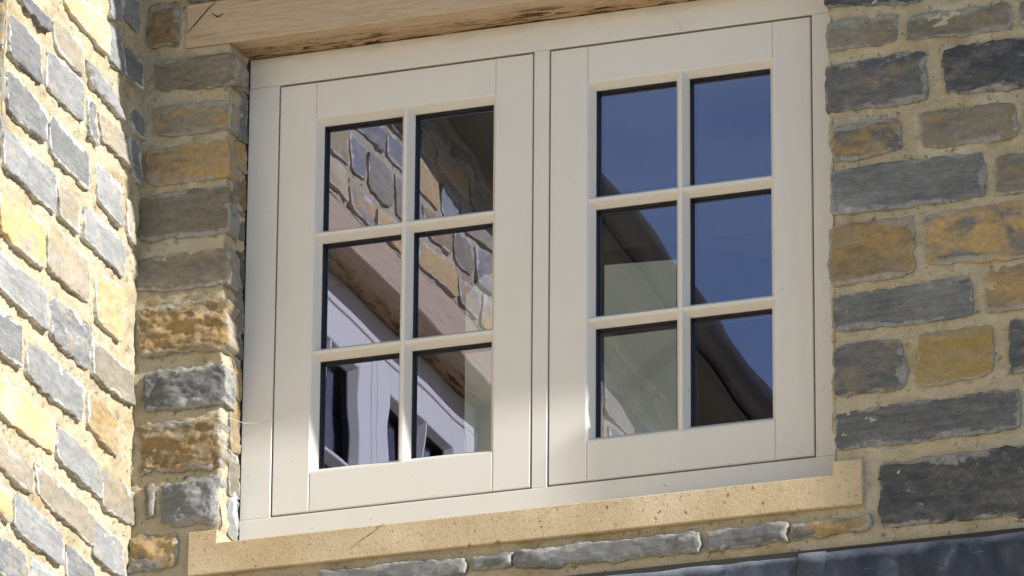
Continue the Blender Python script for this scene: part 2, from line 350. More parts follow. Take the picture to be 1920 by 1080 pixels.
M_LEAD = lead_mat()

def glass_mat():
    m, nt, b = nodes('double_glazing'); nt.nodes.remove(b); g = G(nt)
    out = nt.nodes['Material Output']
    tr = g.n('ShaderNodeBsdfTransparent'); tr.inputs[0].default_value = (.74, .80, .76, 1)
    gl = g.n('ShaderNodeBsdfGlossy'); gl.inputs['Roughness'].default_value = 0.0; gl.inputs[0].default_value = (.70, .73, 1.0, 1)
    fr = g.n('ShaderNodeFresnel'); fr.inputs[0].default_value = 3.6
    mx = g.n('ShaderNodeMixShader'); g.l(fr.outputs[0], mx.inputs[0]); g.l(tr.outputs[0], mx.inputs[1]); g.l(gl.outputs[0], mx.inputs[2])
    k = g.n('ShaderNodeBump'); k.inputs['Strength'].default_value = .15; k.inputs['Distance'].default_value = .004
    g.l(g.noise(g.vec(), 5.0, 1, .4), k.inputs['Height']); g.l(k.outputs[0], gl.inputs['Normal'])
    g.l(mx.outputs[0], out.inputs[0]); return m
M_GLASS = glass_mat()
M_RUBBER = simple('black_gasket', (.012, .012, .013), .55, .1)
M_SPACER = simple('spacer_bar', (.10, .10, .085), .5, .1)
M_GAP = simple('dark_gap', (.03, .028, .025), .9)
M_PLASTER = simple('plaster', (.48, .49, .44), .9, .28, 3)
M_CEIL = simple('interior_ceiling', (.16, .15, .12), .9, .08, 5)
M_SOFFIT = simple('soffit_boards', (.15, .13, .095), .7, .2, 12)
M_GUTTER = simple('gutter_dark', (.028, .029, .031), .45, .1, 40)
M_SLATE = simple('roof_slate', (.10, .105, .12), .6, .35, 12, .3, 60)
M_GROUND = simple('gravel', (.42, .37, .285), .95, .3, 3, .4, 60, bdist=.01)
M_WALLPLAIN = simple('rubble_wall', (.27, .25, .20), .9, .35, 9, .5, 40, bdist=.01)
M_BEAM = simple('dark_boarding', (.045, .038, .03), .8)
M_CRACK = simple('shake_dark', (.035, .022, .015), .9)
M_THREAD = simple('pale_fibre', (.55, .50, .42), .7)
M_STRAW = simple('straw', (.30, .20, .10), .7)
M_FILM = simple('white_film', (.78, .77, .74), .35, .05)

# ------------------------------------------------------------------ object helpers
def link(name, me, mats=None, parent=None, mw=None):
    o = bpy.data.objects.new(name, me); C.objects.link(o)
    if mats is not None and me is not None:
        for m in (mats if isinstance(mats, (list, tuple)) else [mats]): me.materials.append(m)
    if parent is not None: o.parent = parent
    if mw is not None: o.matrix_local = mw
    return o
def tag(o, label, cat, group=None, kind=None):
    o['label'] = label; o['category'] = cat; o['kind'] = kind or 'thing'
    if group: o['group'] = group
    return o
def empty(name, loc, label, cat, group=None, mw=None):
    o = bpy.data.objects.new(name, None); C.objects.link(o); o.empty_display_size = .1
    if mw is not None: o.matrix_world = mw
    else: o.location = loc
    return tag(o, label, cat, group)
def mesh_py(name, V, F, smooth=False):
    me = bpy.data.meshes.new(name); me.from_pydata([tuple(map(float, v)) for v in V], [], [tuple(map(int, q)) for q in F])
    me.update()
    if smooth: me.shade_smooth()
    return me
def bm_box(bm, x0, x1, y0, y1, z0, z1, bev=0.0, front_only=True):
    v = [bm.verts.new(p) for p in ((x0,y0,z0),(x1,y0,z0),(x1,y1,z0),(x0,y1,z0),(x0,y0,z1),(x1,y0,z1),(x1,y1,z1),(x0,y1,z1))]
    fs = [bm.faces.new([v[i] for i in q]) for q in ((3,2,1,0),(4,5,6,7),(0,1,5,4),(1,2,6,5),(2,3,7,6),(3,0,4,7))]
    if bev:
        es = [e for e in fs[2].edges] if front_only else list({e for q in fs for e in q.edges})
        bmesh.ops.bevel(bm, geom=es, offset=bev, segments=1, affect='EDGES', profile=.5)
def box_obj(name, mat, parent, *dims, bev=0.0, front_only=True):
    bm = bmesh.new(); bm_box(bm, *dims, bev=bev, front_only=front_only)
    bmesh.ops.recalc_face_normals(bm, faces=bm.faces[:])
    me = bpy.data.meshes.new(name); bm.to_mesh(me); bm.free()
    return link(name, me, mat, parent)
def tube_obj(name, pts, rad, mat, n=5):
    bm = bmesh.new(); rings = []
    for i, p in enumerate(pts):
        p = Vector(p); d = (Vector(pts[min(i+1, len(pts)-1)])-Vector(pts[max(i-1, 0)])).normalized()
        a = d.orthogonal().normalized(); b = d.cross(a)
        rings.append([bm.verts.new(p+rad*(math.cos(2*math.pi*k/n)*a+math.sin(2*math.pi*k/n)*b)) for k in range(n)])
    for A, B in zip(rings, rings[1:]):
        for k in range(n): bm.faces.new((A[k], A[(k+1) % n], B[(k+1) % n], B[k]))
    bm.faces.new(rings[0][::-1]); bm.faces.new(rings[-1])
    bmesh.ops.recalc_face_normals(bm, faces=bm.faces[:])
    me = bpy.data.meshes.new(name); bm.to_mesh(me); bm.free()
    return link(name, me, mat)

FACADE_Y = -0.10; LEFT_X = -0.285
def front_mat(uu, vv, n=0.0, y0=FACADE_Y):      # local x = +X, y = +Z, z = -Y
    return Matrix(((1, 0, 0, uu), (0, 0, -1, y0-n), (0, 1, 0, vv), (0, 0, 0, 1)))
def side_mat(uu, vv, x0=LEFT_X):                # local x = +Y, y = +Z, z = +X
    return Matrix(((0, 0, 1, x0), (1, 0, 0, uu), (0, 1, 0, vv), (0, 0, 0, 1)))

SID = [0]
def stone_mesh(quad, rough, proud, step, skirt, wob=.0022, ew=.0035, tilt=.004, grow=.003):
    SID[0] += 1; sid = SID[0]
    Q = np.array(quad, float); cen = Q.mean(0); Q = Q-cen
    Q = Q+np.sign(Q)*grow
    w = .5*(np.linalg.norm(Q[1]-Q[0])+np.linalg.norm(Q[2]-Q[3])); h = .5*(np.linalg.norm(Q[0]-Q[3])+np.linalg.norm(Q[1]-Q[2]))
    nx = max(4, int(w/step)); ny = max(4, int(h/step))
    S = np.linspace(-1, 1, nx+1); T = np.linspace(-1, 1, ny+1)
    S = np.sign(S)*(1-(1-np.abs(S))**1.4); T = np.sign(T)*(1-(1-np.abs(T))**1.4)
    s, t = np.meshgrid(S, T)
    rr = min(.16, .010/min(w, h)*2)
    k = rr*(np.abs(s)**5)*(np.abs(t)**5)*.55
    kx = k*min(1, h/w); ky = k*min(1, w/h)
    a = (s*(1-kx)+1)/2; b = (t*(1-ky)+1)/2
    P = ((1-a)*(1-b))[..., None]*Q[3]+(a*(1-b))[..., None]*Q[2]+(a*b)[..., None]*Q[1]+((1-a)*b)[..., None]*Q[0]
    X, Y = P[..., 0], P[..., 1]
    de = np.minimum((1-np.abs(s))*w/2, (1-np.abs(t))*h/2)
    fall = np.clip(1-de/.025, 0, 1)
    wb = wob*(1+rough*110)
    X, Y = X+wb*fall*2*fbm(X/.030+sid*3.7, Y/.022, sid, 4, .65), Y+wb*fall*2*fbm(X/.034-sid*1.9, Y/.026+50, sid+500, 4, .65)
    prof = np.clip(de/ew, 0, 1); prof = .55+.45*np.sqrt(1-(1-prof)**2)
    hh = proud*prof
    rg = random.Random(sid*7+1)
    if rough > .0045:                                  # split face: broken facets plus grain
        body = np.clip(de/.012, 0, 1)**.8
        fx = X+.010*fbm(X/.04, Y/.04, sid+11, 5, .65); fy = Y+.010*fbm(X/.04+9, Y/.04, sid+12, 5, .65)
        fac = np.full_like(X, 9.0)
        for _ in range(5+int(w*14)):
            px, py = rg.uniform(-w/2, w/2), rg.uniform(-h/2, h/2); an = rg.uniform(0, 6.283); sl_ = rg.uniform(.2, .75)
            fac = np.minimum(fac, 1.1+(math.cos(an)*(fx-px)+math.sin(an)*(fy-py))*sl_/.020+rg.uniform(-.5, .6))
        hh = hh+rough*body*(.25+.95*np.clip(fac, -.05, 1.6)+.42*fbm(X/.035, Y/.018+sid, sid+90, 6, .68))
    else:
        hh = hh+rough*prof*(1.5*fbm(X/.07+sid, Y/.05, sid, 3)+1.2*fbm(X/.022, Y/.008, sid+30, 4, .62))
    rng = random.Random(sid)
    hh = hh+X*rng.uniform(-.012, .012)-(Y/h)*rng.uniform(.4, 1.0)*tilt
    n0 = (nx+1)*(ny+1)
    V = np.stack([X, Y, hh], -1).reshape(-1, 3)
    idx = np.arange(n0).reshape(ny+1, nx+1)
    F = np.stack([idx[:-1, :-1], idx[:-1, 1:], idx[1:, 1:], idx[1:, :-1]], -1).reshape(-1, 4).tolist()
    ring = list(idx[0, :])+list(idx[1:, -1])+list(idx[-1, -2::-1])+list(idx[-2:0:-1, 0])
    s0 = V[ring].copy(); sk = s0.copy(); sk[:, 2] = -skirt          # own ring, so that the arris stays crisp
    V = np.vstack([V, s0, sk]); m = len(ring)
    F += [(n0+i, n0+m+i, n0+m+(i+1) % m, n0+(i+1) % m) for i in range(m)]
    me = mesh_py('stone', V, F, True)
    at = me.attributes.new('edge', 'FLOAT', 'POINT')
    dsm = np.minimum(np.minimum((1-s)*w/2*1.0, (1+s)*w/2*2.2), np.minimum((1-t)*h/2*.8, (1+t)*h/2*(1.9 if proud > .003 else .9)))
    ed = np.concatenate([np.clip(dsm/.030, 0, 1).ravel(), np.zeros(2*m)])
    at.data.foreach_set('value', ed.astype(np.float32))
    return me, cen
def add_stone(parent, mfun, kind, rough, quad, proud=.003, step=.006, skirt=.02, limed_sunlit=False, tilt=.004):
    me, cen = stone_mesh(quad, rough, proud, step, skirt, tilt=tilt)
    return link('stone', me, SM[kind+('_limed_sunlit' if limed_sunlit else '')], parent, mfun(cen[0], cen[1]))
def rubble(u0, u1, v0, v1, rng, hmin=.075, hmax=.12, gap=.024):
    out = []; v = v0
    while v < v1-.04:
        h = min(rng.uniform(hmin, hmax), v1-v); uu = u0
        while uu < u1-.04:
            w = min(rng.uniform(.11, .34), u1-uu)
            j = lambda: rng.uniform(-.005, .005)
            if w > .06: out.append((rng.choice('gggbbboydmm'), rng.choice((.0015, .002, .004, .006)),
                [(uu+j(), v+h-gap+j()), (uu+w-gap+j(), v+h-gap+j()), (uu+w-gap+j(), v+j()), (uu+j(), v+j())]))
            uu += w
        v += h
    return out
def lines(*segs):
    out = []
    for a, b, st in segs:
        n = max(1, int(round((b-a)/st))); out += list(np.linspace(a, b, n+1)[:-1])
    out.append(segs[-1][1]); return np.array(out)
def sheet(us, vs_, holes, amp, seed, base=-.003, lim=.004):
    U, W = np.meshgrid(us, vs_)
    H = base+amp*(fbm(U/.06, W/.03, seed, 4)*1.0+.9*fbm(U/.014, W/.012, seed+5, 2))
    inside = np.zeros_like(U, bool)
    V = np.stack([U, W, H], -1).reshape(-1, 3); idx = np.arange(U.size).reshape(U.shape)
    cu = (U[:-1, :-1]+U[1:, 1:])/2; cv = (W[:-1, :-1]+W[1:, 1:])/2
    keep = np.ones_like(cu, bool)
    for a, b, c, d in holes: keep &= ~((cu > a) & (cu < b) & (cv > c) & (cv < d))
    F = np.stack([idx[:-1, :-1], idx[:-1, 1:], idx[1:, 1:], idx[1:, :-1]], -1)[keep]
    return V, F
def join_sheets(parts):
    Vs = []; Fs = []; o = 0
    for V, F, M in parts:
        M = np.array(M); Vw = V@M[:3, :3].T+M[:3, 3]; Vs.append(Vw); Fs.append(F+o); o += len(V)
    return np.vstack(Vs), np.vstack(Fs)

# ------------------------------------------------------------------ ground
gm = mesh_py('ground', [(-400, -400, -6), (400, -400, -6), (400, 400, -6), (-400, 400, -6)], [(0, 1, 2, 3)])
g_o = link('ground', gm, M_GROUND); g_o['kind'] = 'structure'

# ------------------------------------------------------------------ the facade wall
OP = (-.078, 1.298, -.065, 1.078)      # window opening x0,x1,z0,z1
facade = empty('stone_wall', (0, FACADE_Y, -6), 'shaded rubble stone wall of grey, buff and ochre blocks around the cream window', 'wall')
I0 = Matrix.Translation((0, -FACADE_Y, 6))            # world -> facade local
def fparent(uu, vv): return I0 @ front_mat(uu, vv)
us = lines((-.30, -.188, .007), (-.188, -.145, .007), (-.145, -.078, .006), (-.078, 1.298, .0065), (1.298, 1.36, .006), (1.36, 1.515, .007), (1.515, 1.80, .007), (1.80, 4.0, .1))
vz = lines((-6, -.5, .5), (-.5, -.30, .02), (-.30, -.158, .0065), (-.158, -.065, .0065), (-.065, 1.078, .0065), (1.078, 1.186, .0065), (1.186, 1.25, .008), (1.25, 1.72, .1))
V, Fq = sheet(us, vz, [OP, (-.188, 1.515, 1.078, 1.186), (-.145, 1.36, -.158, -.065)], .0055, 3)
near = (np.abs(V[:, 0]-1.298) < 1e-4) & (V[:, 1] > -.07) & (V[:, 1] < 1.08)
V[near, 0] += -.004+.010*fbm(V[near, 1]/.02, V[near, 1]*0, 77, 3); V[near, 2] -= .006
nl = (np.abs(V[:, 0]+.078) < 1e-4) & (V[:, 1] > -.07) & (V[:, 1] < 1.08)
V[nl, 0] += -.005+.012*fbm(V[nl, 1]/.035, V[nl, 1]*0, 78, 4); V[nl, 2] -= .004
parts = [(V, Fq, front_mat(0, 0))]
# left reveal sheet faces +X
V2, F2 = sheet(lines((-.096, -.004, .006)), lines((-.065, 1.078, .0065)), [], .006, 9, base=-.001)
wt = np.clip((-.040-V2[:, 0])/.056, 0, 1)
V2[:, 2] = V2[:, 2]*(1-wt**4)+wt*(-.005+.012*fbm(V2[:, 1]/.035, V2[:, 1]*0, 78, 4))
parts.append((V2, F2, side_mat(0, 0, -.078)))
# right reveal faces -X
V3, F3 = sheet(lines((-.096, .12, .012)), lines((-.065, 1.078, .0065)), [], .004, 11, base=-.002)
parts.append((V3, F3, Matrix(((0, 0, -1, 1.298), (-1, 0, 0, 0), (0, 1, 0, 0), (0, 0, 0, 1)))@Matrix.Scale(-1, 4, (1, 0, 0))))
Vw, Fw = join_sheets(parts)
me = mesh_py('mortar', Vw, Fw, True); link('mortar', me, M_MORTAR, facade, I0)
for kind, rough, q in RIGHT_STONES:
    low = q[0][1] < -.15                             # thin pale course under the sill stands proud
    add_stone(facade, fparent, kind, .0075 if low else rough*1.4, q, proud=.009 if low else .0025, step=.0045, skirt=.02, limed_sunlit=False, tilt=.002 if low else .004)
for kind, rough, q in PIER_STONES:
    add_stone(facade, fparent, kind, rough*1.2, q, proud=.003, step=.003, skirt=.05)
rng = random.Random(5)
zz = -.06; seq = 'gbomgbdgomgbgoby'; k = 0
while zz < 1.04:                                     # stones of the narrow left reveal
    h = rng.uniform(.05, .11); wd = rng.uniform(.035, .06)
    q = [(-.004-wd, zz+h), (-.006, zz+h+rng.uniform(-.01, .01)), (-.006, zz), (-.004-wd, zz+rng.uniform(-.01, .01))]
    add_stone(facade, lambda a, b: I0 @ side_mat(a, b, -.078), seq[k % 16], .004, q, proud=.004, step=.006); zz += h+.014; k += 1
# dark slate course bedded on top of the oak lintel
for x0, x1 in ((-.186, -.03), (-.012, .36), (.375, .80), (.815, 1.20)):
    add_stone(facade, fparent, 'd', .003, [(x0, 1.262), (x1, 1.262), (x1, 1.192), (x0, 1.190)], proud=.012)
for x0, x1, z0, z1, kd in ((1.90, 2.2, .50, .60, 'g'), (1.82, 2.1, .35, .47, 'o'), (1.84, 2.15, .24, .33, 'b'), (1.85, 2.1, .10, .21, 'm'), (1.88, 2.2, -.03, .06, 'g'), (1.77, 2.05, -.21, -.07, 'd'), (1.82, 2.1, .73, .84, 'b'), (1.89, 2.15, .62, .70, 'g')):
    add_stone(facade, fparent, kd, .003, [(x0, z1), (x1, z1), (x1, z0), (x0, z0)], step=.01)

rng = random.Random(23)
for reg in ((-.275, .27, -.62, -.245), (2.22, 3.0, -.22, 1.0), (1.31, 3.0, 1.04, 1.55), (-.27, 1.28, 1.29, 1.55)):
    for kind, rough, q in rubble(*reg, rng):
        add_stone(facade, fparent, kind, rough, q, step=.012)

# ------------------------------------------------------------------ the left wing wall
leftw = empty('stone_wall', (LEFT_X, -3, -6), 'sunlit rubble stone wall at the left, running towards the viewer', 'wall')
I1 = Matrix.Translation((-LEFT_X, 3, 6))
def lparent(uu, vv): return I1 @ side_mat(uu, vv)
WU = -2.138                                          # local x origin of the second window along Y
H2 = (WU-.078, WU+1.298, -.09, 1.078); L2 = (-2.45, -.73, 1.078, 1.186)
us = lines((-8, -3.6, .2), (-3.6, -2.45, .03), (-2.45, H2[0], .03), (H2[0], H2[1], .03), (H2[1], -.73, .007), (-.73, -.09, .0065))
vz = lines((-6, -.6, .5), (-.6, -.34, .02), (-.34, -.09, .0065), (-.09, 1.078, .0065), (1.078, 1.186, .0065), (1.186, 1.26, .01), (1.26, 1.70, .03))
V, Fq = sheet(us, vz, [H2, L2], .0065, 21)
ne = (np.abs(V[:, 0]-H2[1]) < 1e-4) & (V[:, 1] > -.1) & (V[:, 1] < 1.08)
V[ne, 0] += .008*fbm(V[ne, 1]/.02, V[ne, 1]*0, 79, 3); V[ne, 2] -= .004
parts = [(V, Fq, side_mat(0, 0))]
V2, F2 = sheet(lines((-.10, .0, .01)), lines((-.09, 1.078, .01)), [], .005, 31, base=-.001)      # reveal at the near end, faces -Y
M2 = Matrix(((1, 0, 0, LEFT_X), (0, 0, -1, H2[1]), (0, 1, 0, 0), (0, 0, 0, 1)))
parts.append((V2, F2, M2))
V3, F3 = sheet(lines((-.10, .0, .02)), lines((-.09, 1.078, .02)), [], .005, 32)
parts.append((V3, F3[:, ::-1], Matrix(((1, 0, 0, LEFT_X), (0, 0, 1, H2[0]), (0, 1, 0, 0), (0, 0, 0, 1)))))
Vw, Fw = join_sheets(parts)
me = mesh_py('mortar', Vw, Fw, True); link('mortar', me, M_MORTAR, leftw, I1)
for kind, rough, q in LEFT_STONES:
    q = [(max(a, H2[1]+.008), b) for a, b in q]
    add_stone(leftw, lparent, kind, rough*.9, q, proud=.0045, step=.004, skirt=.02, limed_sunlit=True, tilt=.012)
rng = random.Random(11)
for reg in ((-3.9, -.32, 1.20, 1.66), (-3.3, -2.47, -.4, 1.19), (-2.45, -2.24, -.4, 1.07), (-2.2, -.86, -.6, -.18), (-.83, -.30, -.65, -.37)):
    for kind, rough, q in rubble(*reg, rng):
        add_stone(leftw, lparent, kind, rough, q, proud=.004, step=.014, limed_sunlit=True, tilt=.008)
for z0, z1, kd in ((.80, .90, 'o'), (.68, .77, 'b'), (.55, .65, 'd'), (.40, .51, 'm'), (.27, .37, 'g'), (.12, .23, 'b'), (0, .09, 'o')):
    add_stone(leftw, lambda a, b: I1 @ Matrix(((1, 0, 0, a), (0, 0, -1, H2[1]), (0, 1, 0, b), (0, 0, 0, 1))), kd, .004,
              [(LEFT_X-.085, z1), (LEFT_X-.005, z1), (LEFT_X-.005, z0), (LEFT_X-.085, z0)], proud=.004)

# ------------------------------------------------------------------ the casement window
SW, GAPX = .591, .042
def frame_ring(name, mat, parent, x0, x1, z0, z1, prof):
    """mitred ring round an opening; prof = list of (inset, y), closed"""
    V = []; F = []; n = len(prof)
    for (cx, cz, sx, sz) in ((x0, z0, 1, 1), (x1, z0, -1, 1), (x1, z1, -1, -1), (x0, z1, 1, -1)):
        for ins, y in prof: V.append((cx+sx*ins, y, cz+sz*ins))
    for c in range(4):
        d = (c+1) % 4
        for i in range(n):
            j = (i+1) % n; F.append((c*n+i, d*n+i, d*n+j, c*n+j))
    me = mesh_py(name, V, F); bm = bmesh.new(); bm.from_mesh(me); bmesh.ops.recalc_face_normals(bm, faces=bm.faces[:]); bm.to_mesh(me); bm.free()
    return link(name, me, mat, parent)
def bar_mesh(name, mat, parent, a, b, c, vertical, y0):
    hw, ft, yb = .0145, .0032, .024           # half width at the back, half width of the flat front
    P = [(-hw, yb+.004), (-hw, yb), (-ft-.0012, y0+.0012), (-ft, y0), (ft, y0), (ft+.0012, y0+.0012), (hw, yb), (hw, yb+.004)]
    V = []
    for e in (a, b):
        for o_, y in P: V.append((c+o_, y, e) if vertical else (e, y, c+o_))
    n = len(P); F = [(i, (i+1) % n, n+(i+1) % n, n+i) for i in range(n)]+[tuple(range(n)), tuple(range(2*n-1, n-1, -1))]
    me = mesh_py(name, V, F); bm = bmesh.new(); bm.from_mesh(me); bmesh.ops.recalc_face_normals(bm, faces=bm.faces[:]); bm.to_mesh(me); bm.free()
    return link(name, me, mat, parent)
def make_window(mw, label):
    w = empty('casement_window', None, label, 'window', 'cream casement windows', mw)
    B = .0016
    T = SW*2+GAPX
    g = .0035
    box_obj('jamb', M_PAINT, w, -.0745, -g, 0, .075, -.0040, 1.0045, bev=B)
    box_obj('jamb', M_PAINT, w, T+g, T+.071, 0, .075, -.0040, 1.0045, bev=B)
    box_obj('head', M_STAINED, w, -.0745, T+.071, .0008, .075, 1.0052, 1.0745, bev=B)
    box_obj('bottom_rail', M_PAINT, w, -.0745, T+.071, -.0015, .075, -.084, -.0047, bev=B)
    box_obj('mullion', M_PAINT, w, SW+g, SW+GAPX-g, .0004, .075, -.0040, 1.0045, bev=B)
    for s in range(2):
        x0 = s*(SW+GAPX); x1 = x0+SW
        sa = bpy.data.objects.new('sash', None); C.objects.link(sa); sa.parent = w; sa.empty_display_size = .1
        st, rl, rt = .085, .090, .086
        yq = .0005
        box_obj('stile', M_PAINT, sa, x0, x0+st, yq, .052, 0, 1.0, bev=.0018)
        box_obj('stile', M_PAINT, sa, x1-st, x1, yq, .052, 0, 1.0, bev=.0018)
        box_obj('top_rail', M_PAINT, sa, x0+st+.0004, x1-st-.0004, yq+.0003, .052, 1.0-rt, 1.0, bev=.0018)
        box_obj('bottom_rail', M_PAINT, sa, x0+st+.0004, x1-st-.0004, yq+.0003, .052, 0, rl, bev=.0022)
        ox0, ox1, oz0, oz1 = x0+st-.0004, x1-st+.0004, rl-.0004, 1.0-rt+.0004
        frame_ring('glazing_bead', M_PAINT, sa, ox0, ox1, oz0, oz1, [(0, .0022), (.0012, .0022), (.0125, .0225), (.0125, .026), (0, .026)])
        xm = (ox0+ox1)/2; H = (oz1-oz0)/3
        bar_mesh('glazing_bar', M_PAINT, sa, oz0+.002, oz1-.002, xm, True, .0026)
        for k in (1, 2): bar_mesh('glazing_bar', M_PAINT, sa, ox0+.002, ox1-.002, oz0+H*k, False, .0036)
        for cx in range(2):
            for cz in range(3):
                a0 = ox0+.0125 if cx == 0 else xm+.0145; a1 = xm-.0145 if cx == 0 else ox1-.0125
                b0 = oz0+.0125 if cz == 0 else oz0+H*cz+.0145; b1 = oz0+H*(cz+1)-.0145 if cz < 2 else oz1-.0125
                frame_ring('gasket', M_RUBBER, sa, a0-.004, a1+.004, b0-.004, b1+.004, [(0, .027), (.005, .027), (.0065, .040), (0, .040)])
                frame_ring('spacer_bar', M_SPACER, sa, a0-.004, a1+.004, b0-.004, b1+.004, [(0, .0445), (.0125, .0445), (.0125, .056), (0, .056)])
                bm = bmesh.new(); vv = [bm.verts.new(p) for p in ((a0-.003, 0, b0-.003), (a1+.003, 0, b0-.003), (a1+.003, 0, b1+.003), (a0-.003, 0, b1+.003))]
                bm.faces.new(vv); me = bpy.data.meshes.new('pane'); bm.to_mesh(me); bm.free()
                # each pane sits very slightly out of true, as real panes do
                rr = random.Random(s*10+cx*3+cz); a = rr.uniform(-.0025, .0025); b = rr.uniform(-.0025, .0025)
                cxm, czm = (a0+a1)/2, (b0+b1)/2
                for q in me.vertices: q.co.y = .0412+a*(q.co.x-cxm)+b*(q.co.z-czm)
                link('pane', me, M_GLASS, sa)
    # dark rebate behind the joints between sash and frame
    rb = bmesh.new()
    for x0 in (0, SW+GAPX):
        x1 = x0+SW
        bm_box(rb, x0-.0033, x0-.0002, .012, .05, -.0035, 1.004); bm_box(rb, x1+.0002, x1+.0033, .012, .05, -.0035, 1.004)
        bm_box(rb, x0, x1, .012, .05, 1.0003, 1.0050); bm_box(rb, x0, x1, .012, .05, -.0042, -.0003)
    me = bpy.data.meshes.new('seal'); rb.to_mesh(me); rb.free(); link('seal', me, M_GAP, w)
    return w
W1 = make_window(Matrix.Identity(4), 'cream painted double casement window with twelve panes set in the shaded stone wall')
MW2 = Matrix(((0, -1, 0, LEFT_X-.10), (1, 0, 0, WU), (0, 0, 1, 0), (0, 0, 0, 1)))
W2 = make_window(MW2, 'second cream casement window in the sunlit left wall, seen mirrored in the glass')
# dark strip of sealant between the left jamb and the reveal
rs = random.Random(3); V = []; F = []
N = 90
for i in range(N+1):
    z = -.06+1.13*i/N; d = .001*rs.uniform(-1, 1)
    V += [(-.081, -.001+d, z), (-.074, .006+d, z)]
    if i: F.append((2*i-2, 2*i-1, 2*i+1, 2*i))
link('seal', mesh_py('seal', V, F, True), M_GAP, W1)

# ------------------------------------------------------------------ sill
def sill(mw, label, x0, x1, stool):
    z0, zt, zs = -.158, -.0885, -.0588
    a, b = stool; c = .0022
    bm = bmesh.new()
    fr = [(x0, z0), (x1, z0), (x1, zs), (b, zs), (b, zt), (a, zt), (a, zs), (x0, zs)]
    ins = [(x0+c, z0+c), (x1-c, z0+c), (x1-c, zs-c), (b+c, zs-c), (b+c, zt-c), (a-c, zt-c), (a-c, zs-c), (x0+c, zs-c)]
    bk = [(x, -.0755 if abs(z-zt) < 1e-6 else z) for x, z in fr]
    rings = [[bm.verts.new((x, y, z)) for x, z in P] for P, y in ((ins, -.1125), (fr, -.1125+c), (bk, -.001))]
    for A, B in zip(rings, rings[1:]):
        for i in range(8): bm.faces.new((A[i], A[(i+1) % 8], B[(i+1) % 8], B[i]))
    bm.faces.new(rings[0]); bm.faces.new(rings[2][::-1])
    bmesh.ops.recalc_face_normals(bm, faces=bm.faces[:])
    me = bpy.data.meshes.new('window_sill'); bm.to_mesh(me); bm.free()
    o = link('window_sill', me, M_SILL); o.matrix_world = mw
    return tag(o, label, 'sill', 'stone window sills')
sill(Matrix.Identity(4), 'long honey coloured stone sill under the shaded cream window', -.146, 1.361, (-.079, 1.297))
sill(MW2, 'stone sill below the second window in the sunlit left wall', -.076, 1.296, (-.070, 1.29))

# ------------------------------------------------------------------ oak lintels
def lintel(mw, label, x0, x1):
    ny, nz = 10, 12; nx = 150
    z0, z1, yf, yb = 1.0795, 1.1845, -.1005, .06
    # outline in (y,z): bottom back -> bottom front -> top front -> top back
    pts = [(yb-(yb-yf-.003)*i/ny, z0) for i in range(ny+1)]+[(yf, z0+.003+(z1-z0-.006)*i/nz) for i in range(nz+1)]+[(yf+.003, z1), (yb, z1)]
    xs = np.linspace(x0, x1, nx+1); m = len(pts)
    V = np.zeros((nx+1, m, 3)); wane = np.zeros((nx+1, m))
    for j, (y, z) in enumerate(pts):
        V[:, j, 0] = xs; V[:, j, 1] = y+.0015*fbm(xs/.15, xs*0+z*30, 41, 3); V[:, j, 2] = z+.0015*fbm(xs/.2, xs*0+y*20, 42, 3)
        if j <= ny and y > -.085:
            t = np.clip((y+.07)/.035+.7*fbm(xs/.10, xs*0+3, 43, 3), 0, 1); wane[:, j] = t
            V[:, j, 2] += -.004*t*(.5+fbm(xs/.03, xs*0+y*40, 44, 3))
    idx = np.arange((nx+1)*m).reshape(nx+1, m); F = []
    for j in range(m):
        k = (j+1) % m
        F += np.stack([idx[:-1, j], idx[:-1, k], idx[1:, k], idx[1:, j]], -1).tolist()
    F += [idx[0, :].tolist(), idx[-1, ::-1].tolist()]
    me = mesh_py('lintel', V.reshape(-1, 3), F); bm = bmesh.new(); bm.from_mesh(me); bmesh.ops.recalc_face_normals(bm, faces=bm.faces[:]); bm.to_mesh(me); bm.free()
    at = me.attributes.new('wane', 'FLOAT', 'POINT'); at.data.foreach_set('value', wane.reshape(-1).astype(np.float32))
    o = link('oak_lintel', me, M_OAK); o.matrix_world = mw
    return tag(o, label, 'lintel', 'oak lintels')
lt = lintel(Matrix.Identity(4), 'pale pink-brown oak lintel above the cream window, rough bark edge underneath', -.187, 1.514)
lintel(MW2, 'sunlit oak lintel over the second window in the left wall', WU*0-.312+.0, 1.408)
def crack(pts, wd):
    V = []; F = []
    for i, (x, z) in enumerate(pts):
        t = wd*math.sin(math.pi*(i+.4)/(len(pts)-.2))
        V += [(x, -.1022, z+t), (x+t*.3, -.1032, z), (x, -.1022, z-t)]
        if i: a = 3*i-3; b = 3*i; F += [(a, a+1, b+1, b), (a+1, a+2, b+2, b+1)]
    link('drying_crack', mesh_py('drying_crack', V, F), M_CRACK, lt)
crack([(-.186, 1.112), (-.178, 1.120), (-.165, 1.134), (-.150, 1.150), (-.138, 1.163), (-.128, 1.172), (-.118, 1.178)], .0022)
crack([(-.128, 1.155), (-.120, 1.148), (-.112, 1.143), (-.105, 1.146), (-.098, 1.150)], .0018)
crack([(-.186, 1.150), (-.1855, 1.135), (-.186, 1.118)], .003)

